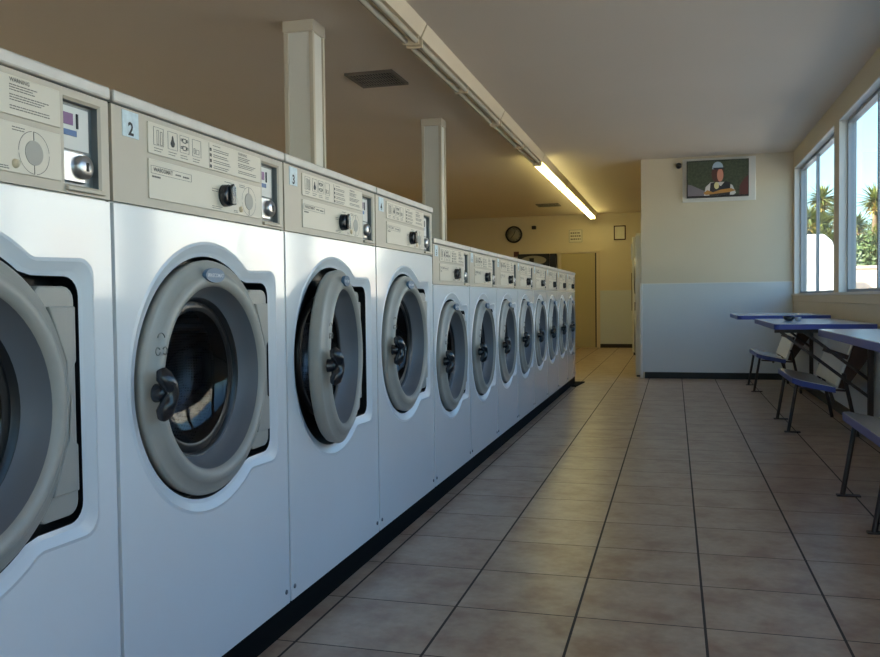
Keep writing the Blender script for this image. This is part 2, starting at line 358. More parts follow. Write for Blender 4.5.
def make_washer(w, zb, zp, zt, label, small):
    cy, cz = (.975, 2.09) if not small else (.93, 1.82)
    R, er, eh = (.785, .86, .625) if not small else (.765, .84, .60)
    t = thing('washing_machine', label, 'washing machine', (-.14, 0, 0), 'washing machines in the long row')
    D = 2.35; g = .013
    B(-D, -.62, g, w-g, zb, zp).build('cabinet', 'cabinet', t, bevel=.01)
    side = MB().box(-.62, -.03, g, g+.03, zb, zp).box(-.62, -.03, w-g-.03, w-g, zb, zp).box(-.62, -.03, g+.03, w-g-.03, zb, zb+.03).box(-.62, -.03, g+.03, w-g-.03, zp-.03, zp)
    side.build('side_panel', 'cabinet', t)
    # front sheet with the recessed opening
    hole = outline(cy, cz, R, er, eh, eh); rim0 = outline(cy, cz, R, er, eh, eh, .025); rim1 = outline(cy, cz, R, er, eh, eh, .075); rim2 = outline(cy, cz, R, er, eh, eh, .095)
    c = .04; lo = [(g+.002, zb), (w-g-.002, zb), (w-g-.002, zp-.012), (g+.002, zp-.012)]
    fp = MB(); v, f = fill_front(lo, rim2, 0); fp.add(v, f)
    loopwall(fp, lo, 0, lo, -.03, False)
    fp.build('front_panel', 'enamel', t, fixn=True)
    rm = MB(); loopwall(rm, rim2, 0, rim1, .006); loopwall(rm, rim1, .006, rim0, -.018); loopwall(rm, rim0, -.018, hole, -.025)
    rm.build('moulded_rim', 'rim', t)
    gk = MB(); loopwall(gk, hole, -.025, hole, -.16); gR = .53; circ = arc(cy, cz, gR, 0, 2*PI*(1-1/64), 63)  # opening wall blackened with the gasket: shade of the door gap in its colour
    v, f = fill_front(hole, circ, -.16); gk.add(v, f); gk.lathe([(-.16, gR), (-.10, gR+.02), (-.09, gR-.02), (-.16, gR-.05), (-.26, gR-.05)], cy, cz)
    gk.build('gasket', 'gasket', t)
    dr = MB(); dr.lathe([(-.26, gR-.05), (-.28, .62), (-.42, .66), (-.61, .64), (-.61, .3), (-.60, 0)], cy, cz, 64)
    for i in range(3):
        a = 2*PI*i/3+.6; ca, sa = math.cos(a), math.sin(a)
        dr.tube([(-.28, cy+ca*.6, cz+sa*.6), (-.6, cy+ca*.6, cz+sa*.6)], [.07, .07], 8)
    dr.build('drum', 'drum', t)
    # door: a part with its own sub-parts, its origin on the hinge line
    hx, hy = .0, cy+er-.03
    Ro, Ri = R-.024, .59
    dm = MB(); dm.lathe([(-.09, .56), (-.10, Ro-.04), (-.075, Ro-.012), (-.01, Ro), (.004, Ro-.005), (.012, Ro-.02), (.018, Ro-.06), (.044, Ro-.078), (.06, Ro-.105), (.064, Ro-.125), (.060, Ri+.03), (.048, Ri+.008), (.03, Ri)], cy, cz, 80)
    dr_o = (hx, hy, cz)
    door = dm.build('door', 'ring', t, loc=dr_o)
    def sub(mb, nm, m, **k):
        o = mb.build(nm, m, door, loc=dr_o, **k); o.location = (0, 0, 0); return o
    sub(MB().lathe([(.03, Ri), (-.03, .565), (-.13, .495), (-.135, .45)], cy, cz, 64), 'inner_cone', 'inner')
    sub(MB().lathe([(-.125, .495), (-.11, .46), (-.12, .435)], cy, cz, 64), 'glass_clamp', 'gasket')
    sub(MB().lathe([(-.12, .46), (-.17, .42), (-.215, .3), (-.235, .15), (-.24, 0.0)], cy, cz, 48), 'door_glass', 'glass')
    # hinge ear
    e = MB(); y0, y1 = cy+.50, cy+er-.055; zt_, zb_ = cz+eh-.05, cz-eh+.05
    inner = arc(cy, cz, Ro-.02, math.radians(46), math.radians(-46), 20)
    poly = [(cy+.56, zt_)]+fillet(y1-.07, zt_-.07, .07, PI/2, 0, 4)+fillet(y1-.07, zb_+.07, .07, 0, -PI/2, 4)+[(cy+.56, zb_)]+list(reversed(inner))
    e.prism(poly, 'x', -.09, -.005)
    sub(e, 'hinge_cover', 'ring', bevel=.012)
    e2 = MB().prism([(cy+.60, zt_-.10), (y1-.02, zt_-.10), (y1-.02, cz+.20), (y1-.05, cz+.16), (y1-.08, cz-.1), (y1-.05, cz-.2), (y1-.02, cz-.22), (y1-.02, zb_+.12), (cy+.60, zb_+.12), (cy+.71, cz-.2), (cy+.715, cz+.2)], 'x', -.01, .018)
    sub(e2, 'hinge_plate', 'ring', bevel=.008)
    # badge
    by, bz = cy-.05, cz+.66
    bd = MB(); n = 28; ring = [(by+.115*math.cos(2*PI*i/n), bz+.047*math.sin(2*PI*i/n)) for i in range(n)]
    bd.prism(ring, 'x', .05, .077); sub(bd, 'badge', 'badge')
    sub(MB().text('WASCOMAT', .034, by, bz-.012, .079, align='CENTER', bold=.0006), 'badge_lettering', 'badgetext')
    # embossed loading marks on the ring
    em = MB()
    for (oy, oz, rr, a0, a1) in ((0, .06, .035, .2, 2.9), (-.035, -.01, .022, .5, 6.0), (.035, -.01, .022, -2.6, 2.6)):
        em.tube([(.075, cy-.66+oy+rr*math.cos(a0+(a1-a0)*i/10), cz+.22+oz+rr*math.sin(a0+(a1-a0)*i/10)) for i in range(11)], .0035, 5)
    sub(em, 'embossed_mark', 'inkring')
    # handle: S-shaped black lever on a boss
    hd = MB(); hy0, hz0 = cy-.685, cz-.03
    hd.lathe([(.05, .055), (.10, .05), (.12, .04), (.12, 0)], hy0, hz0, 24)
    hd.tube([(.10, hy0-.02, hz0-.14), (.12, hy0-.03, hz0-.11), (.14, hy0-.01, hz0-.05), (.145, hy0+.02, hz0+.0), (.14, hy0-.0, hz0+.05), (.12, hy0-.025, hz0+.10), (.10, hy0-.02, hz0+.135)], [.03, .05, .046, .04, .046, .05, .03], 14)
    sub(hd, 'handle', 'black')
    # console
    cx0 = .0; co = MB(); ztr = zt-.075
    Hs = (ztr-zp)/(3.652-3.131)                             # small machines have a slightly other panel height
    def Z(z): return zp+(z-3.131)*Hs
    def Yc(y): return y*w/2.09
    hole2 = [(Yc(1.73), Z(3.165)), (Yc(2.015), Z(3.165)), (Yc(2.015), Z(3.612)), (Yc(1.73), Z(3.612))]
    lo2 = [(g, zp), (w-g, zp), (w-g, ztr), (g, ztr)]
    v, f = fill_front(lo2, hole2, 0); co.add(v, f); loopwall(co, lo2, 0, lo2, -.5, False)
    co.add([(-.5, *p) for p in lo2], [(0, 1, 2, 3)])
    loopwall(co, hole2, 0, [(a+(.012 if a < w/2*1.9 and i in (0, 3) else -.012), b+(.014 if i < 2 else -.014)) for i, (a, b) in enumerate(hole2)], -.012, False)
    co.build('console', 'console', t)
    h3 = [(a+(.012 if i in (0, 3) else -.012), b+(.014 if i < 2 else -.014)) for i, (a, b) in enumerate(hole2)]
    rc = MB(); loopwall(rc, h3, -.012, h3, -.05, False); rc.add([(-.05, *p) for p in h3], [(0, 1, 2, 3)]); cm = rc.build('coin_recess', 'steel', t)
    ya, yb2 = h3[0][0], h3[1][0]; za, zb2 = h3[0][1], h3[2][1]; zz = lambda q: za+(zb2-za)*q; yy = lambda q: ya+(yb2-ya)*q
    B(-.049, -.04, ya+.004, yy(.86), zz(.44), zb2-.02).build('coin_label', 'coinlabel', cm)
    B(-.04, -.036, yy(.10), yy(.40), zz(.73), zz(.87)).build('display', 'purple', cm)
    B(-.04, -.035, yy(.50), yy(.55), zz(.70), zz(.88)).build('coin_slot', 'inkdark', cm)
    B(-.04, -.036, yy(.04), yy(.50), zz(.60), zz(.67)).build('blue_sticker', 'bluelabel', cm)
    B(-.049, -.034, ya+.004, yy(.72), zz(.04), zz(.42)).build('lock_plate', 'chrome', cm, bevel=.01)
    lk = MB().lathe([(-.036, .062), (-.010, .06), (-.002, .05), (0, 0)], yy(.62), zz(.24), 24); lk.build('lock', 'chrome', cm)
    B(-.001, .004, yy(.62)-.008, yy(.62)+.008, zz(.24)-.022, zz(.24)+.022).build('keyhole', 'inkdark', cm)
    B(-.01, .02, ya-.01, yb2+.02, za-.035, za-.012).build('recess_lip', 'console', cm, bevel=.005)
    # decals
    def dec(y0, y1, z0, z1, nm):
        o = B(0, .008, Yc(y0), Yc(y1), Z(z0), Z(z1)).build(nm, 'decal', t, bevel=.004); return o
    up = dec(.33, 1.70, 3.44, 3.622, 'instruction_plate'); lw = dec(.33, 1.70, 3.18, 3.41, 'control_plate')
    X = .0095
    def lines(mb, y0, y1, z0, z1, n, hgt=.0045):
        for i in range(n):
            z = z1-(z1-z0)*(i+.5)/n; y = y0; e_ = y1-random.random()*(y1-y0)*.25
            while y < e_:
                l = .006+random.random()*.018; mb.box(X-.001, X, Yc(y), Yc(min(y+l, e_)), Z(z)-hgt/2, Z(z)+hgt/2); y += l+.004
    p = MB()
    for c_ in (.432, .577, .705, .843): lines(p, c_-.045, c_+.045, 3.455, 3.485, 2, .004)
    lines(p, 1.04, 1.14, 3.595, 3.608, 1)
    for i in range(4):
        z1_ = 3.585-i*.036; lines(p, 1.045, 1.27, z1_-.026, z1_, 2)
    p.box(X-.001, X, Yc(.99), Yc(.992), Z(3.45), Z(3.612))
    lines(p, 1.37, 1.56, 3.55, 3.585, 3); lines(p, 1.37, 1.62, 3.505, 3.54, 3); lines(p, 1.37, 1.66, 3.465, 3.49, 2)
    p.text('WARNING', .026, Yc(1.37), Z(3.593), X, bold=.0005)
    p.build('printed_instructions', 'ink', up)
    ic = MB()
    def rect(y0, y1, z0, z1, lw_=.002):
        ic.box(X-.001, X, Yc(y0), Yc(y1), Z(z0), Z(z0)+lw_); ic.box(X-.001, X, Yc(y0), Yc(y1), Z(z1)-lw_, Z(z1)); ic.box(X-.001, X, Yc(y0), Yc(y0)+lw_, Z(z0), Z(z1)); ic.box(X-.001, X, Yc(y1)-lw_, Yc(y1), Z(z0), Z(z1))
    for c_ in (.432, .577, .705, .843): rect(c_-.05, c_+.05, 3.495, 3.60, .0015)
    rect(.415, .435, 3.50, 3.585); rect(.45, .47, 3.50, 3.58)
    dpn = [(Yc(.577)+.022*math.cos(a)*(1 if math.sin(a) < .2 else .5), Z(3.535)+.026*math.sin(a)*(1 if math.sin(a) < 0 else 1.7)) for a in [2*PI*i/14 for i in range(14)]]
    ic.prism(dpn, 'x', X-.001, X+.0005)
    for z_ in (3.57, 3.525):
        rect(.685, .725, z_-.014, z_+.014, .005); rect(.665, .683, z_-.006, z_+.010, .004); rect(.727, .745, z_-.006, z_+.010, .004)
    rect(.835, .87, 3.51, 3.54); rect(.81, .826, 3.51, 3.545); 
    for i in range(4): rect(1.0, 1.022, 3.562-i*.036, 3.582-i*.036, .008)
    ic.build('printed_icons', 'inkdark', up)
    q = MB()
    q.text('WASCOMAT', .034, Yc(.375), Z(3.341), X, bold=.0008); lines(q, .60, .67, 3.343, 3.356, 1, .008); lines(q, .68, .76, 3.341, 3.353, 1, .010)
    lines(q, .36, .45, 3.305, 3.315, 1, .01)
    for a, b, c2, d2 in ((.35, .775, 3.327, 3.329), (.35, .775, 3.371, 3.373)): q.box(X-.001, X, Yc(a), Yc(b), Z(c2), Z(d2))
    q.box(X-.001, X, Yc(.35), Yc(.352), Z(3.327), Z(3.373)); q.box(X-.001, X, Yc(.773), Yc(.775), Z(3.327), Z(3.373))
    for a, b, c2, d2 in ((1.02, 1.13, 3.30, 3.33), (1.02, 1.16, 3.19, 3.215), (1.18, 1.29, 3.378, 3.392), (1.30, 1.36, 3.19, 3.21), (1.38, 1.48, 3.37, 3.395)): lines(q, a, b, c2, d2, 2 if d2-c2 > .018 else 1, .004)
    q.box(X-.001, X, Yc(1.232), Yc(1.236), Z(3.36), Z(3.376))
    n_ = 48; dc = (Yc(1.515), Z(3.288))
    for k in range(n_):
        if k % 12 in (0,): continue
        a0, a1 = 2*PI*k/n_, 2*PI*(k+1)/n_
        q.add([(X, dc[0]+r*math.cos(a), dc[1]+r*math.sin(a)) for r, a in ((.098, a0), (.098, a1), (.101, a1), (.101, a0))], [(0, 1, 2, 3)])
    q.box(X-.001, X, dc[0]-.002, dc[0]+.002, dc[1]+.055, dc[1]+.1); q.box(X-.001, X, dc[0]-.002, dc[0]+.002, dc[1]-.1, dc[1]-.055)
    q.build('printed_markings', 'ink', lw)
    MB().prism(arc(dc[0], dc[1], .058, 0, 2*PI*31/32, 31), 'x', X-.002, X+.001).build('cycle_dial', 'dialgrey', lw)
    kb = MB(); kc = (Yc(1.175), Z(3.29))
    kb.lathe([(.008, .075), (.05, .072), (.06, .062), (.062, 0)], kc[0], kc[1], 28)
    kb.prism([(kc[0]-.025, kc[1]-.068), (kc[0]+.03, kc[1]-.062), (kc[0]+.03, kc[1]+.055), (kc[0], kc[1]+.078), (kc[0]-.03, kc[1]+.058)], 'x', .06, .085)
    kb.build('selector_knob', 'black', lw, bevel=.008)
    MB().lathe([(.008, .022), (.02, .018), (.024, 0)], Yc(1.395), Z(3.222), 16).build('indicator_lamp', 'lamp', lw)
    # number sticker
    B(0, .004, Yc(.103), Yc(.248), Z(3.497), Z(3.64)).build('number_sticker', 'sticker', t)
    # top strip
    B(-D, .02, g, w-g, ztr+.006, zt).build('top_strip', 'strip', t, bevel=.012)
    B(-.5, -.01, g, w-g, ztr, ztr+.006).build('strip_gap', 'gasket', t)
    B(-D, -.5, g, w-g, zp, ztr).build('rear_cover', 'cabinet', t)
    for y_ in (.075, w-.075): MB().lathe([(0, .02), (.008, .017), (.011, 0)], y_, zb+.10, 12).build('screw', 'steelscrew', t)
    t['num'] = (Yc(.175), Z(3.545)); return t
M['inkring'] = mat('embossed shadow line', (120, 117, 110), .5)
M['steelscrew'] = mat('zinc screw', (110, 112, 116), .35, metal=.8)
M['drum'] = mat('perforated drum steel', (92, 94, 100), .3, metal=.9)
def perforate(m):
    nt = m.node_tree; b = nt.nodes['Principled BSDF']; tc = nt.nodes.new('ShaderNodeTexCoord'); v = nt.nodes.new('ShaderNodeTexVoronoi'); v.inputs['Scale'].default_value = 130; v.inputs['Randomness'].default_value = .1
    r = nt.nodes.new('ShaderNodeValToRGB'); r.color_ramp.interpolation = 'CONSTANT'; r.color_ramp.elements[0].color = (.004, .004, .005, 1); r.color_ramp.elements[1].position = .3; r.color_ramp.elements[1].color = lin((92, 94, 100))
    nt.links.new(tc.outputs['Object'], v.inputs['Vector']); nt.links.new(v.outputs['Distance'], r.inputs[0]); nt.links.new(r.outputs[0], b.inputs['Base Color'])
perforate(M['drum'])

big = make_washer(2.09, .217, 3.131, 3.728, '', False)
sml = make_washer(1.973, .217, 2.778, 3.359, '', True)
lab = {1: 'tall white front-loading washer cut off by the left edge of the picture, nearest of all',
       2: 'tall white front-loading washer marked 2, its whole closed door in view',
       3: 'tall white front-loading washer marked 3, with its round door ajar',
       4: 'tall white front-loading washer marked 4, last of the tall ones before the row steps down',
       5: 'first of the lower white washers, directly after the tall ones, marked 5',
       6: 'second of the lower white washers, standing after the first one past the step',
       7: 'third of the lower white washers in the row, counting from the step down',
       8: 'fourth of the lower white washers, halfway along the lower stretch',
       9: 'fifth of the lower white washers, three places before the very last one',
       10: 'third washer from the far end of the row, seen as a narrow strip',
       11: 'last but one washer at the far end of the row, seen as a narrow strip',
       12: 'last washer at the far end of the row, its rounded corner against the aisle'}
swing = {1: 0, 2: 0, 3: 9, 4: .6, 5: .8, 6: 1, 7: .5, 8: .6, 9: .4, 10: .5, 11: .5, 12: .5}
YM = {1: -4.958, 2: -2.866, 3: -.776, 4: 1.314}
for k in range(5, 13): YM[k] = 3.41+(k-5)*1.966
for k in range(1, 13):
    src = big if k < 5 else sml
    o = src if k in (1, 5) else dup(src)
    o.location = Vector((-.14, YM[k], 0))*T; o['label'] = lab[k]
    for c in o.children:
        if c.name.startswith('door'):
            c.rotation_euler = (0, 0, math.radians(swing[k]))
            if k == 3: c.location += Vector((-.05, -.06, 0))*T
def finish_numbers():
    for k in range(1, 13):
        src = [x for x in col.objects if x.get('label') == lab[k]][0]
        y, z = src['num']; st = [c for c in src.children if c.name.startswith('number_sticker')][0]
        MB().text(str(k), .10 if k < 10 else .075, y, z-.035, .0055, align='CENTER', bold=.003).build('number', 'inkdark', st)
finish_numbers()
for o in col.objects:
    if 'num' in o: del o['num']
tag(MB().box(-2.4, -.15, -5, 19.1, 0, .212).build('plinth', 'plinth'), 'long black plinth running under the row of washers', 'plinth')
tag(MB().prism([(-.13, 18.0), (.0, 18.0), (.12, 19.35), (-.7, 19.35), (-.7, 19.12), (-.13, 19.12)], 'z', 0, .03).build('floor_plate', 'plinth'), 'flat black plate on the floor at the far end of the washer row', 'floor plate')

# ------------------------------------------------------------------ tables and benches by the window wall
def rrect(x0, x1, y0, y1, r, n=5):
    """aisle-side corners rounded"""
    return [(x1, y0), (x1, y1)]+[(x0+r+r*math.cos(a), y1-r+r*math.sin(a)) for a in [PI/2+PI/2*i/n for i in range(n+1)]]+[(x0+r+r*math.cos(a), y0+r+r*math.sin(a)) for a in [PI+PI/2*i/n for i in range(n+1)]]
def table(x0, y0, y1, z, label, yb, xs):
    t = thing('wall_table', label, 'table', (x0, y0, 0), 'blue-edged tables along the window wall')
    ox, oy = -x0, -y0; X1 = XR-.07
    P = [(a+ox, b+oy) for a, b in rrect(x0, X1, y0, y1, .12)]
    Pi = [(a+ox, b+oy) for a, b in rrect(x0+.012, X1-.012, y0+.012, y1-.012, .11)]
    MB().prism(Pi, 'z', z-.09, z).build('table_top', 'laminate', t)
    MB().prism(P, 'z', z-.10, z-.008).build('edge_band', 'blue', t)
    for yk in yb:
        y = yk+oy; x_ = lambda v: v+ox
        B(x_(xs[0]-.1), x_(X1-.1), y-.05, y+.05, z-.17, z-.10).build('support_arm', 'brown', t)
        for xa in xs:
            xb = XR-.13; zl2 = z-.17-(xb-xa)*.78
            MB().bar((x_(xa), y, z-.15), (x_(xb), y, zl2), .055, .055).build('strut', 'brown', t)
        B(x_(XR-.16), x_(XR-.07), y-.045, y+.045, .35, z-.17).build('wall_post', 'brown', t)
    return t
table(4.2, 14.2, 17.0, 2.135, 'farthest blue-edged table, against the end partition wall', (16.75,), (5.25, 5.65))
table(4.52, 9.6, 13.6, 2.07, 'middle blue-edged table, with a small dark bowl on it', (9.9,), (4.66, 5.06))
table(4.86, 2.1, 7.1, 2.07, 'nearest blue-edged table, cut off by the right edge of the picture', (2.7,), (5.2, 5.6))

def make_bench(label):
    t = thing('bench', label, 'bench', (4.9, 9.9, 0), 'blue-edged benches under the tables')
    L = 2.75
    # seat slopes down towards its back
    P = [(0, .30), (.14, .02), (.70, 0), (.70, L), (.12, L-.02), (0, L-.22)]
    def sl(x): return 1.05-.2*x
    for nm, m, g, z0, z1 in (('seat', 'laminate', .012, -.09, 0), ('edge_band', 'blue', 0, -.11, -.01)):
        Q = [(min(max(x, g), .70-g), min(max(y, g), L-g)) for x, y in P]; n = len(Q)
        vs = [(x, y, sl(x)+z0) for x, y in Q]+[(x, y, sl(x)+z1) for x, y in Q]
        MB().add(vs, [tuple(range(n))[::-1], tuple(range(n, 2*n))]+[(i, (i+1) % n, (i+1) % n+n, i+n) for i in range(n)]).build(nm, m, t)
    # backrest leaning towards the wall
    def slab(xa, za, xb, zb, th, y0, y1):
        m = MB(); vs = []
        for y in (y0, y1): vs += [(xa, y, za), (xa+th, y, za-.02), (xb+th, y, zb-.02), (xb, y, zb)]
        return m.add(vs, [(0, 1, 2, 3), (7, 6, 5, 4), (0, 4, 5, 1), (1, 5, 6, 2), (2, 6, 7, 3), (3, 7, 4, 0)])
    slab(.72, .93, .90, 1.46, .035, .15, L-.3).build('backrest', 'offwhite', t)
    slab(.91, 1.50, 1.03, 1.88, .035, .15, L-.3).build('upper_backrest', 'offwhite', t)
    slab(.86, 1.42, .89, 1.50, .05, .1, L-.25).build('back_rail', 'brownwood', t)
    # dark end panels between backrest and wall
    for y in (.10, L-.3): MB().prism([(.76, .88), (.88, .86), (1.30, 1.5), (1.34, 1.9), (1.08, 1.9), (.96, 1.48)], 'y', y, y+.045).build('end_panel', 'brownwood', t)
    for y in (.42, 2.22):
        MB().tube([(-.05, y, .012), (.1, y, sl(.1)-.08)], .032, 8).build('leg', 'brown', t)
        B(-.12, .16, y-.05, y+.05, 0, .02).build('foot_plate', 'brown', t)
    for y in (.06, L-.1):
        MB().tube([(.84, y, 1.16), (1.08, y, .012)], .035, 8).build('leg', 'brown', t)
        MB().tube([(.1, y, .88), (.9, y, .84)], .022, 8).build('stretcher', 'brown', t)
        MB().tube([(.6, y, .86), (.68, y, .62)], .03, 8).build('seat_bracket', 'brown', t)
    return t
bn = make_bench('middle bench with pale backrest, standing under the table that holds the bowl')
for dy, lb in ((7.15, 'farthest bench with pale backrest, nearest the end partition wall'), (-7.15, 'nearest blue-edged bench, cut off by the right edge of the picture')):
    c = dup(bn); c.location = Vector((4.9, 9.9+dy, 0))*T; c['label'] = lb
# bowl and tumbler on the middle table
tag(MB().lathe([(0, .0), (0, .05), (.04, .10), (.10, .115), (.10, .10), (.05, .08), (.03, 0)], 0, 0, 28).build('bowl', 'black'), 'small dark bowl on the middle blue-edged table', 'bowl')
b_ = bpy.data.objects['bowl']; b_.rotation_euler = (0, -PI/2, 0); b_.location = Vector((5.0, 11.5, 2.071))*T
tag(MB().lathe([(0, .0), (0, .06), (.1, .08), (.105, .075), (.02, .05), (.02, 0)], 0, 0, 20).build('tumbler', 'tumbler') if False else MB().lathe([(0, .0), (0, .045), (.08, .06), (.085, .052), (.02, .04), (.02, 0)], 0, 0, 20).build('glass_dish', 'chrome'), 'small shiny dish beside the dark bowl on the middle table', 'dish')
b_ = bpy.data.objects['glass_dish']; b_.rotation_euler = (0, -PI/2, 0); b_.location = Vector((5.16, 11.4, 2.071))*T

# ------------------------------------------------------------------ on the partition wall: screen and sensor
t = thing('television', 'flat television on a white backing board on the partition wall, showing a person', 'television', (4.0, YP, 5.5))
B(-.97, 1.2, -.05, -.001, .05, 1.40).build('backing_board', 'white', t, bevel=.01)
def P2(px, pz): return px, pz
x0, x1, z0, z1 = -.84, .99, .17, 1.31
B(x0, x1, -.2, -.05, z0, z1).build('bezel', 'frame', t, bevel=.01)
sc_ = B(x0+.03, x1-.02, -.206, -.198, z0+.05, z1-.03).build('screen', 'green', t)
sw, sh = (x1-x0-.05), (z1-z0-.08); sx, sz = x0+.03, z0+.05
def shp(pts, nm, m, lay):
    MB().prism([(sx+a*sw, sz+b*sh) for a, b in pts], 'y', -.207-.0015*lay, -.2065-.0015*lay+.0005).build(nm, m, sc_)
def ell(cx, cz, rx, rz, n=20, a0=0, a1=2*PI): return [(cx+rx*math.cos(a0+(a1-a0)*i/n), cz+rz*math.sin(a0+(a1-a0)*i/n)) for i in range(n+(0 if a1-a0 > 6.2 else 1))]
shp([(0, 0), (.45, 0), (.3, .12), (.05, .33), (0, .34)], 'road_shape', 's_grey', 1)
shp([(.85, 0), (1, 0), (1, .55), (.93, .45), (.86, .25)], 'red_shape', 's_red', 1)
shp(ell(.5, .62, .105, .26), 'hair_shape', 's_hair', 2)
shp([(.27, .0), (.3, .25), (.38, .38), (.62, .38), (.74, .28), (.8, .05), (.76, 0)], 'jacket_shape', 's_sleeve', 3)
shp([(.36, .0), (.38, .36), (.46, .38), (.55, .26), (.62, .40), (.71, .36), (.7, 0)], 'vest_shape', 's_vest', 4)
shp([(.26, .08), (.33, .16), (.42, .09), (.55, .16), (.72, .19), (.8, .12), (.7, .08), (.3, .02)], 'strap_shape', 's_orange', 5)
shp(ell(.54, .58, .052, .19), 'face_shape', 's_face', 5)
shp(ell(.5, .80, .09, .17, 14, 0, PI)+[(.41, .76), (.59, .76)], 'cap_shape', 's_cap', 6)
shp([(.42, .80), (.60, .80), (.62, .75), (.44, .74)], 'peak_shape', 's_capd', 7)
shp(ell(.48, .28, .04, .10), 'microphone_shape', 's_mic', 7)
tag(MB().lathe([(0, .09), (.08, .09), (.13, .06), (.15, 0)], 0, 0, 20).build('sensor', 'frame'), 'small round dark sensor on the wall left of the television', 'sensor')
s_ = bpy.data.objects['sensor']; s_.rotation_euler = (0, 0, -PI/2); s_.location = Vector((2.92, YP, 6.71))*T

# ------------------------------------------------------------------ on the back wall
def lathe_y(name, prof, m, parent, loc=(0, 0, 0), n=32):
    vs = []; fs = []
    for d_, r in prof:
        for i in range(n): a = 2*PI*i/n; vs.append((r*math.cos(a)+loc[0], -d_+loc[1], r*math.sin(a)+loc[2]))
    for k in range(len(prof)-1):
        for i in range(n): fs.append((k*n+i, k*n+(i+1) % n, (k+1)*n+(i+1) % n, (k+1)*n+i))
    return MB().add(vs, fs, True).build(name, m, parent)
t = thing('wall_clock', 'round wall clock with a black rim, high on the back wall', 'clock', (-5.47, YB, 6.03))
lathe_y('rim', [(0, .45), (.1, .45), (.13, .42), (.12, .38), (.06, .37)], 'frame', t)
fc = lathe_y('clock_face', [(.0, .38), (.06, .38), (.061, 0)], 'clockface', t)
h = MB(); h.bar((0, -.075, 0), (.08, -.075, .2), .035, .01, up=(0, 1, 0)); h.build('hour_hand', 'frame', t)
h = MB(); h.bar((0, -.085, 0), (-.18, -.085, -.22), .025, .01, up=(0, 1, 0)); h.build('minute_hand', 'frame', t)
mk = MB()
for i in range(12):
    a = 2*PI*i/12; mk.bar((.3*math.sin(a), -.068, .3*math.cos(a)), (.35*math.sin(a), -.068, .35*math.cos(a)), .02, .006, up=(0, 1, 0))
mk.build('hour_marks', 'frame', t)
tag(B(-.11, .11, -.16, 0, -.09, .09).build('wall_sensor', 'frame', bevel=.03), 'small dark box on the back wall right of the clock', 'sensor').location = Vector((-4.38, YB, 6.36))*T
t = thing('notice_sign', 'white notice of three printed lines near the middle of the back wall', 'sign', (-2.2, YB, 5.85))
B(-.36, .36, -.03, -.001, -.34, .34).build('panel', 'paper', t)
bd = MB().box(-.34, .34, -.034, -.03, .31, .325).box(-.34, .34, -.034, -.03, -.325, -.31).box(-.34, -.325, -.034, -.03, -.31, .31).box(.325, .34, -.034, -.03, -.31, .31)
for i, z_ in enumerate((.16, 0, -.16)):
    x_ = -.26
    while x_ < .24:
        l_ = .04+random.random()*.08; bd.box(x_, min(x_+l_, .27), -.034, -.03, z_-.035, z_+.035); x_ += l_+.03
bd.build('printed_lines', 'ink', t)
t = thing('framed_certificate', 'dark-framed certificate at the right of the back wall', 'picture frame', (.07, YB, 5.95))
MB().box(-.30, .30, -.06, -.001, .32, .37).box(-.30, .30, -.06, -.001, -.37, -.32).box(-.30, -.25, -.06, -.001, -.32, .32).box(.25, .30, -.06, -.001, -.32, .32).build('frame', 'brownwood', t)
B(-.25, .25, -.03, -.002, -.32, .32).build('certificate', 'paper', t)
t = thing('oval_sign', 'dark rectangular sign with an oval, half hidden behind the far washers', 'sign', (-4.42, YB, 4.55))
B(-.85, .85, -.06, -.001, -.5, .42).build('panel', 'frame', t)
M['signgrey'] = mat('grey sign oval', (150, 146, 132), .5)
MB().prism([(.68*math.cos(a), .24*math.sin(a)+.08) for a in [2*PI*i/28 for i in range(28)]], 'y', -.075, -.06).build('oval', 'signgrey', t)
B(-.22, .02, -.08, -.075, -.05, .2).build('dark_mark', 'frame', t)
t = tag(B(-.14, .14, -.02, 0, -.14, .14).build('red_notice', 'redframe'), 'small red notice low on the back wall, below the clock', 'sign'); t.location = Vector((-5.35, YB, 4.98))*T
tag(B(-.17, .17, -.35, 0, -.8, .75).build('dark_cabinet', 'frame', bevel=.02), 'narrow dark upright box on the back wall left of the door', 'cabinet').location = Vector((-3.35, YB, 4.2))*T
# machines along the passage behind the partition
def dryer(y0, y1, xf, z1, label):
    t = thing('tumble_dryer', label, 'dryer', (xf, y0, 0), 'white machines in the rear passage'); Lw = y1-y0; X1 = 1.76+1.9-xf
    B(.03, X1, .02, Lw-.02, .05, z1).build('cabinet', 'dryer', t, bevel=.02)
    B(.06, X1, .04, Lw-.04, 0, .05).build('kick_base', 'base', t)
    for zc_ in (z1*.28, z1*.72):
        MB().lathe([(.03, .62), (-.03, .62), (-.06, .58), (-.04, .5), (.03, .48)], Lw/2, zc_, 40).build('door_ring', 'alu', t)
        MB().lathe([(-.02, .49), (-.01, 0)], Lw/2, zc_, 32).build('door_glass', 'darkglass', t)
    B(-.0, .03, .1, Lw-.1, z1*.47, z1*.53).build('control_strip', 'frame', t)
dryer(21.5, 24.4, 1.52, 4.6, 'white stacked dryer directly behind the edge of the partition')
dryer(24.5, 27.4, 1.42, 4.9, 'white stacked dryer second from the partition edge in the rear passage')
t = thing('vending_machine', 'white upright vending machine with a dark panel, far along the rear passage', 'vending machine', (.95, 32.2, 0))
B(0, 2.6, 0, 3.2, .12, 5.3).build('cabinet', 'dryer', t, bevel=.03)
B(-.03, 0, .1, 3.0, 2.0, 3.7).build('dark_panel', 'brown', t)
B(-.05, 0, .1, .35, 4.3, 5.0).build('handle', 'chrome', t, bevel=.01)
B(.05, 2.6, .05, 3.15, 0, .12).build('kick_base', 'base', t)

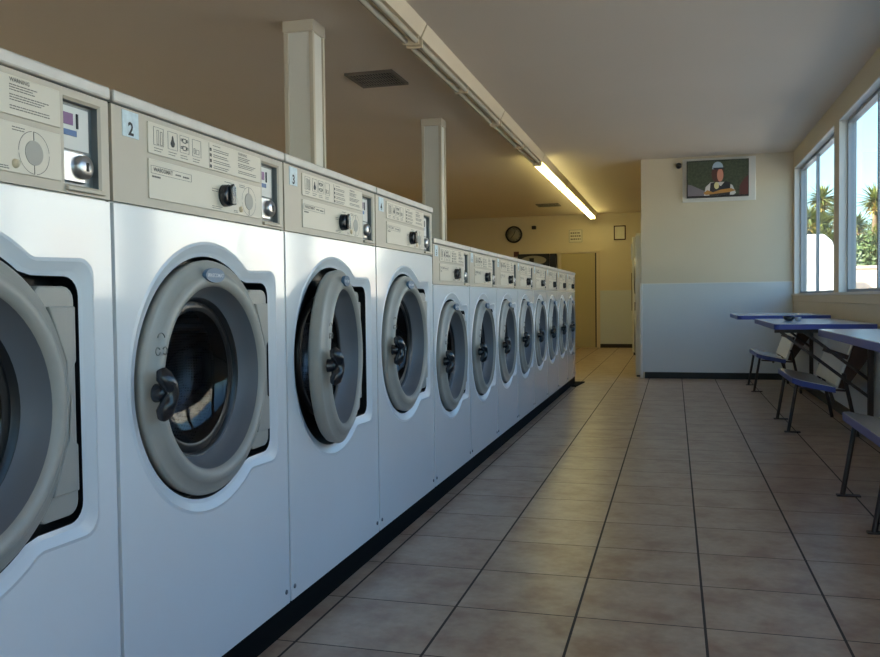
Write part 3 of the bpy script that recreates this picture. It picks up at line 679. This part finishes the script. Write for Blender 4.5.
# ------------------------------------------------------------------ outside the windows
def out(o): return struct(o)
struct(B(XR+.44, 160, -60, 220, -.35, -.05).build('ground_outside', 'pave'))
struct(B(-60, XR+W, -120, YF-W, -.35, -.05).build('ground_shopfront', 'pave'))
t = thing('garden_wall', 'low sunlit beige wall outside, in front of the trees', 'wall', (8.5, 62, 0))
B(0, 21, 0, .6, -.05, 4.55).build('wall_body', 'stucco', t)
B(-.1, 21.1, -.1, .7, 4.55, 4.75).build('coping', 'stucco', t, bevel=.03)
t = thing('parked_van', 'white van parked outside in front of the beige wall', 'van', (9.0, 55.5, 0))
prof = [(.0, 1.0), (.0, 5.3), (.3, 6.4), (.9, 6.75), (4.6, 6.75), (5.2, 6.3), (5.7, 5.3), (6.0, 4.2), (6.7, 3.8), (6.9, 3.2), (7.0, 1.0)]
MB().prism([(a*.78, b) for a, b in prof], 'y', 0, 4.4).build('body', 'van', t, bevel=.15, seg=3)
B(7.0*.78-.1, 7.0*.78+.12, .2, 4.2, .9, 1.7).build('bumper', 'gasket', t, bevel=.05)
for x_ in (1.1, 4.4):
    for y_ in (-.02, 4.0):
        o = lathe_y('wheel', [(0, .35), (-.02, .75), (-.1, .85), (-.35, .85), (-.42, .7), (-.4, 0)], 'gasket', t, (x_, y_, .80))
t = thing('added_reflection_building', 'long pale building added unseen at the right, for white reflections in the washers', 'building', (38, 8, 0))  # unseen, added so the washer fronts mirror something white and sunlit
B(0, 12, 0, 130, -.05, 12.5).build('wall_body', 'paleb', t)
B(-.4, 12.4, -.4, 130.4, 12.5, 13.1).build('roof', 'stucco', t)
for i in range(9): B(-.12, .0, 6+i*14, 10+i*14, 4.5, 8).build('shutter', 'stucco', t)
# yucca trees: trunks with rosettes of sword leaves
def rosette(mb, c, r, n, seed):
    rnd = random.Random(seed); c = Vector(c)
    for i in range(n):
        th = rnd.random()*2*PI; el = math.asin(rnd.uniform(-.65, 1)); L_ = r*rnd.uniform(.75, 1.1)
        d_ = Vector((math.cos(th)*math.cos(el), math.sin(th)*math.cos(el), math.sin(el)))
        s_ = d_.cross(Vector((0, 0, 1)));  s_ = s_.normalized() if s_.length > .01 else Vector((1, 0, 0)); u_ = s_.cross(d_)
        w_ = r*.055; m_ = c+d_*L_*.45; e_ = c+d_*L_-Vector((0, 0, 1))*L_*.10
        vs = [c-s_*w_*.6, c+s_*w_*.6, m_+s_*w_, m_-s_*w_, e_, m_-u_*w_*.4, c-u_*w_*.4]
        mb.add(vs, [(0, 1, 2, 3), (3, 2, 4), (0, 6, 5, 3), (1, 6, 5, 2), (3, 5, 4), (2, 5, 4)])
def yucca(x, y, hs, seed, label, m='leaf', r=1.9):
    rnd = random.Random(seed); t = thing('yucca_tree', label, 'tree', (x, y, 0), 'trees beyond the garden wall')
    tr = MB(); f1 = MB(); f2 = MB()
    for i, (dx, h_) in enumerate(hs):
        dy = rnd.uniform(-1, 1)
        tr.tube([(0, 0, 0), (dx*.3, dy*.3, h_*.35), (dx*.7, dy*.7, h_*.7), (dx, dy, h_)], [.45, .35, .25, .2], 8)
        rosette(f1, (dx, dy, h_), r*rnd.uniform(.85, 1.1), 130, seed*10+i)
        rosette(f2, (dx, dy, h_-.8), r*.8, 60, seed*10+i+5)
        for j in range(2):
            a = rnd.uniform(0, 6.28); q = (dx+1.1*math.cos(a), dy+1.1*math.sin(a), h_-rnd.uniform(1.2, 2.4)); rosette(f1, q, r*.75, 80, seed*31+i*3+j)
    tr.build('trunk', 'bark', t); f1.build('foliage', m, t, fixn=False); f2.build('dry_foliage', 'leafy', t, fixn=False)
yucca(13.9, 72, [(0, 9.2), (.7, 7.2), (-1.0, 7.9), (.2, 5.8)], 3, 'yucca tree seen through the far narrow window pane, behind the van', r=1.6)
yucca(16.4, 79, [(-.3, 11.6), (.9, 9.9), (-1.0, 9.4), (.2, 7.6)], 5, 'tallest yucca in the far window, close to the wide wall post')
yucca(19.0, 72, [(.0, 10.5), (-1.1, 8.6), (1.0, 9.1), (.3, 7.1)], 8, 'spiky yucca tree centred in the nearer window', r=1.7)
yucca(22.4, 79, [(0, 10.2), (-1.2, 8.4), (1.2, 9.2)], 11, 'yucca tree at the right edge of the nearer window', 'leaf2')
def bush(x, y, rx, rz, seed, label, n=2200):
    rnd = random.Random(seed); t = thing('dark_bush', label, 'bush', (x, y, 0), 'dark bushes beyond the garden wall')
    m_ = MB()
    for i in range(n):
        v = Vector((rnd.gauss(0, 1), rnd.gauss(0, 1), rnd.gauss(0, 1))).normalized(); k = rnd.uniform(.6, 1)
        c = Vector((v.x*rx*k, v.y*rx*.7*k, rz*(.52+.48*v.z*k)))
        a = Vector((rnd.gauss(0, 1), rnd.gauss(0, 1), rnd.gauss(0, 1))).normalized()*.22; b = a.cross(v).normalized()*.1
        m_.add([c-a, c+b, c+a, c-b], [(0, 1, 2, 3)])
    m_.build('foliage', 'leaf2', t, fixn=False); MB().tube([(0, 0, 0), (0, 0, rz*.6)], [.3, .12], 8).build('trunk', 'bark', t)
bush(12.7, 65, 1.9, 7.0, 2, 'dark rounded bush behind the white van')
bush(17.0, 65, 1.9, 7.6, 6, 'dark rounded bush low in the nearer window')
bush(21.3, 65, 1.9, 7.4, 7, 'dark rounded bush by the right edge of the picture outside')
bush(16.8, 90, 3.2, 10.6, 9, 'broad dark bush farthest back, behind the far window yuccas', 4500)
bush(23.4, 90, 3.2, 10.8, 10, 'broad dark bush farthest back, behind the nearer window yuccas', 4500)

# ------------------------------------------------------------------ light: sky and sun
wd = bpy.data.worlds.new('sky'); bpy.context.scene.world = wd; wd.use_nodes = True; nt = wd.node_tree
sky = nt.nodes.new('ShaderNodeTexSky'); sky.sky_type = 'NISHITA'; sky.sun_disc = False; sky.sun_elevation = math.radians(42); sky.sun_rotation = math.radians(240); sky.air_density = 1.3; sky.ozone_density = 1.5
tn = nt.nodes.new('ShaderNodeMixRGB'); tn.blend_type = 'MULTIPLY'; tn.inputs[0].default_value = 1; tn.inputs[2].default_value = (.66, .89, 1.03, 1)
nt.links.new(sky.outputs[0], tn.inputs[1]); nt.links.new(tn.outputs[0], nt.nodes['Background'].inputs[0]); nt.nodes['Background'].inputs[1].default_value = .18
sl_ = bpy.data.lights.new('sun', 'SUN'); sl_.energy = 9.0; sl_.angle = .01; sl_.color = (1, .94, .84)
so = bpy.data.objects.new('sun', sl_); col.objects.link(so)
so.rotation_euler = Vector((.75, .42, -.62)).to_track_quat('-Z', 'Y').to_euler()

# ------------------------------------------------------------------ camera
f_, yaw, pitch, roll, cx_, cy_, H = 846.8, .27014, -.03333, -.01182, 2.7748, -6.8073, 2.5730
fw = Vector((-math.sin(yaw)*math.cos(pitch), math.cos(yaw)*math.cos(pitch), math.sin(pitch))); r0 = Vector((math.cos(yaw), math.sin(yaw), 0)); u0 = r0.cross(fw)
r_ = r0*math.cos(roll)+u0*math.sin(roll); u_ = u0*math.cos(roll)-r0*math.sin(roll)
cam = bpy.data.cameras.new('camera'); cam.sensor_width = 36; cam.lens = 36*f_/880; cam.clip_start = .02; cam.clip_end = 500
co_ = bpy.data.objects.new('camera', cam); col.objects.link(co_)
mw = Matrix((r_, u_, -fw)).transposed().to_4x4(); mw.translation = Vector((cx_, cy_, H))*T; co_.matrix_world = mw
sc = bpy.context.scene; sc.camera = co_
sc.view_settings.view_transform = 'Standard'; sc.view_settings.look = 'None'; sc.view_settings.gamma = 1; sc.view_settings.use_curve_mapping = False
sc.view_settings.exposure = 1.7
sc.cycles.max_bounces = 12; sc.cycles.diffuse_bounces = 6; sc.cycles.transparent_max_bounces = 12; sc.cycles.use_denoising = True
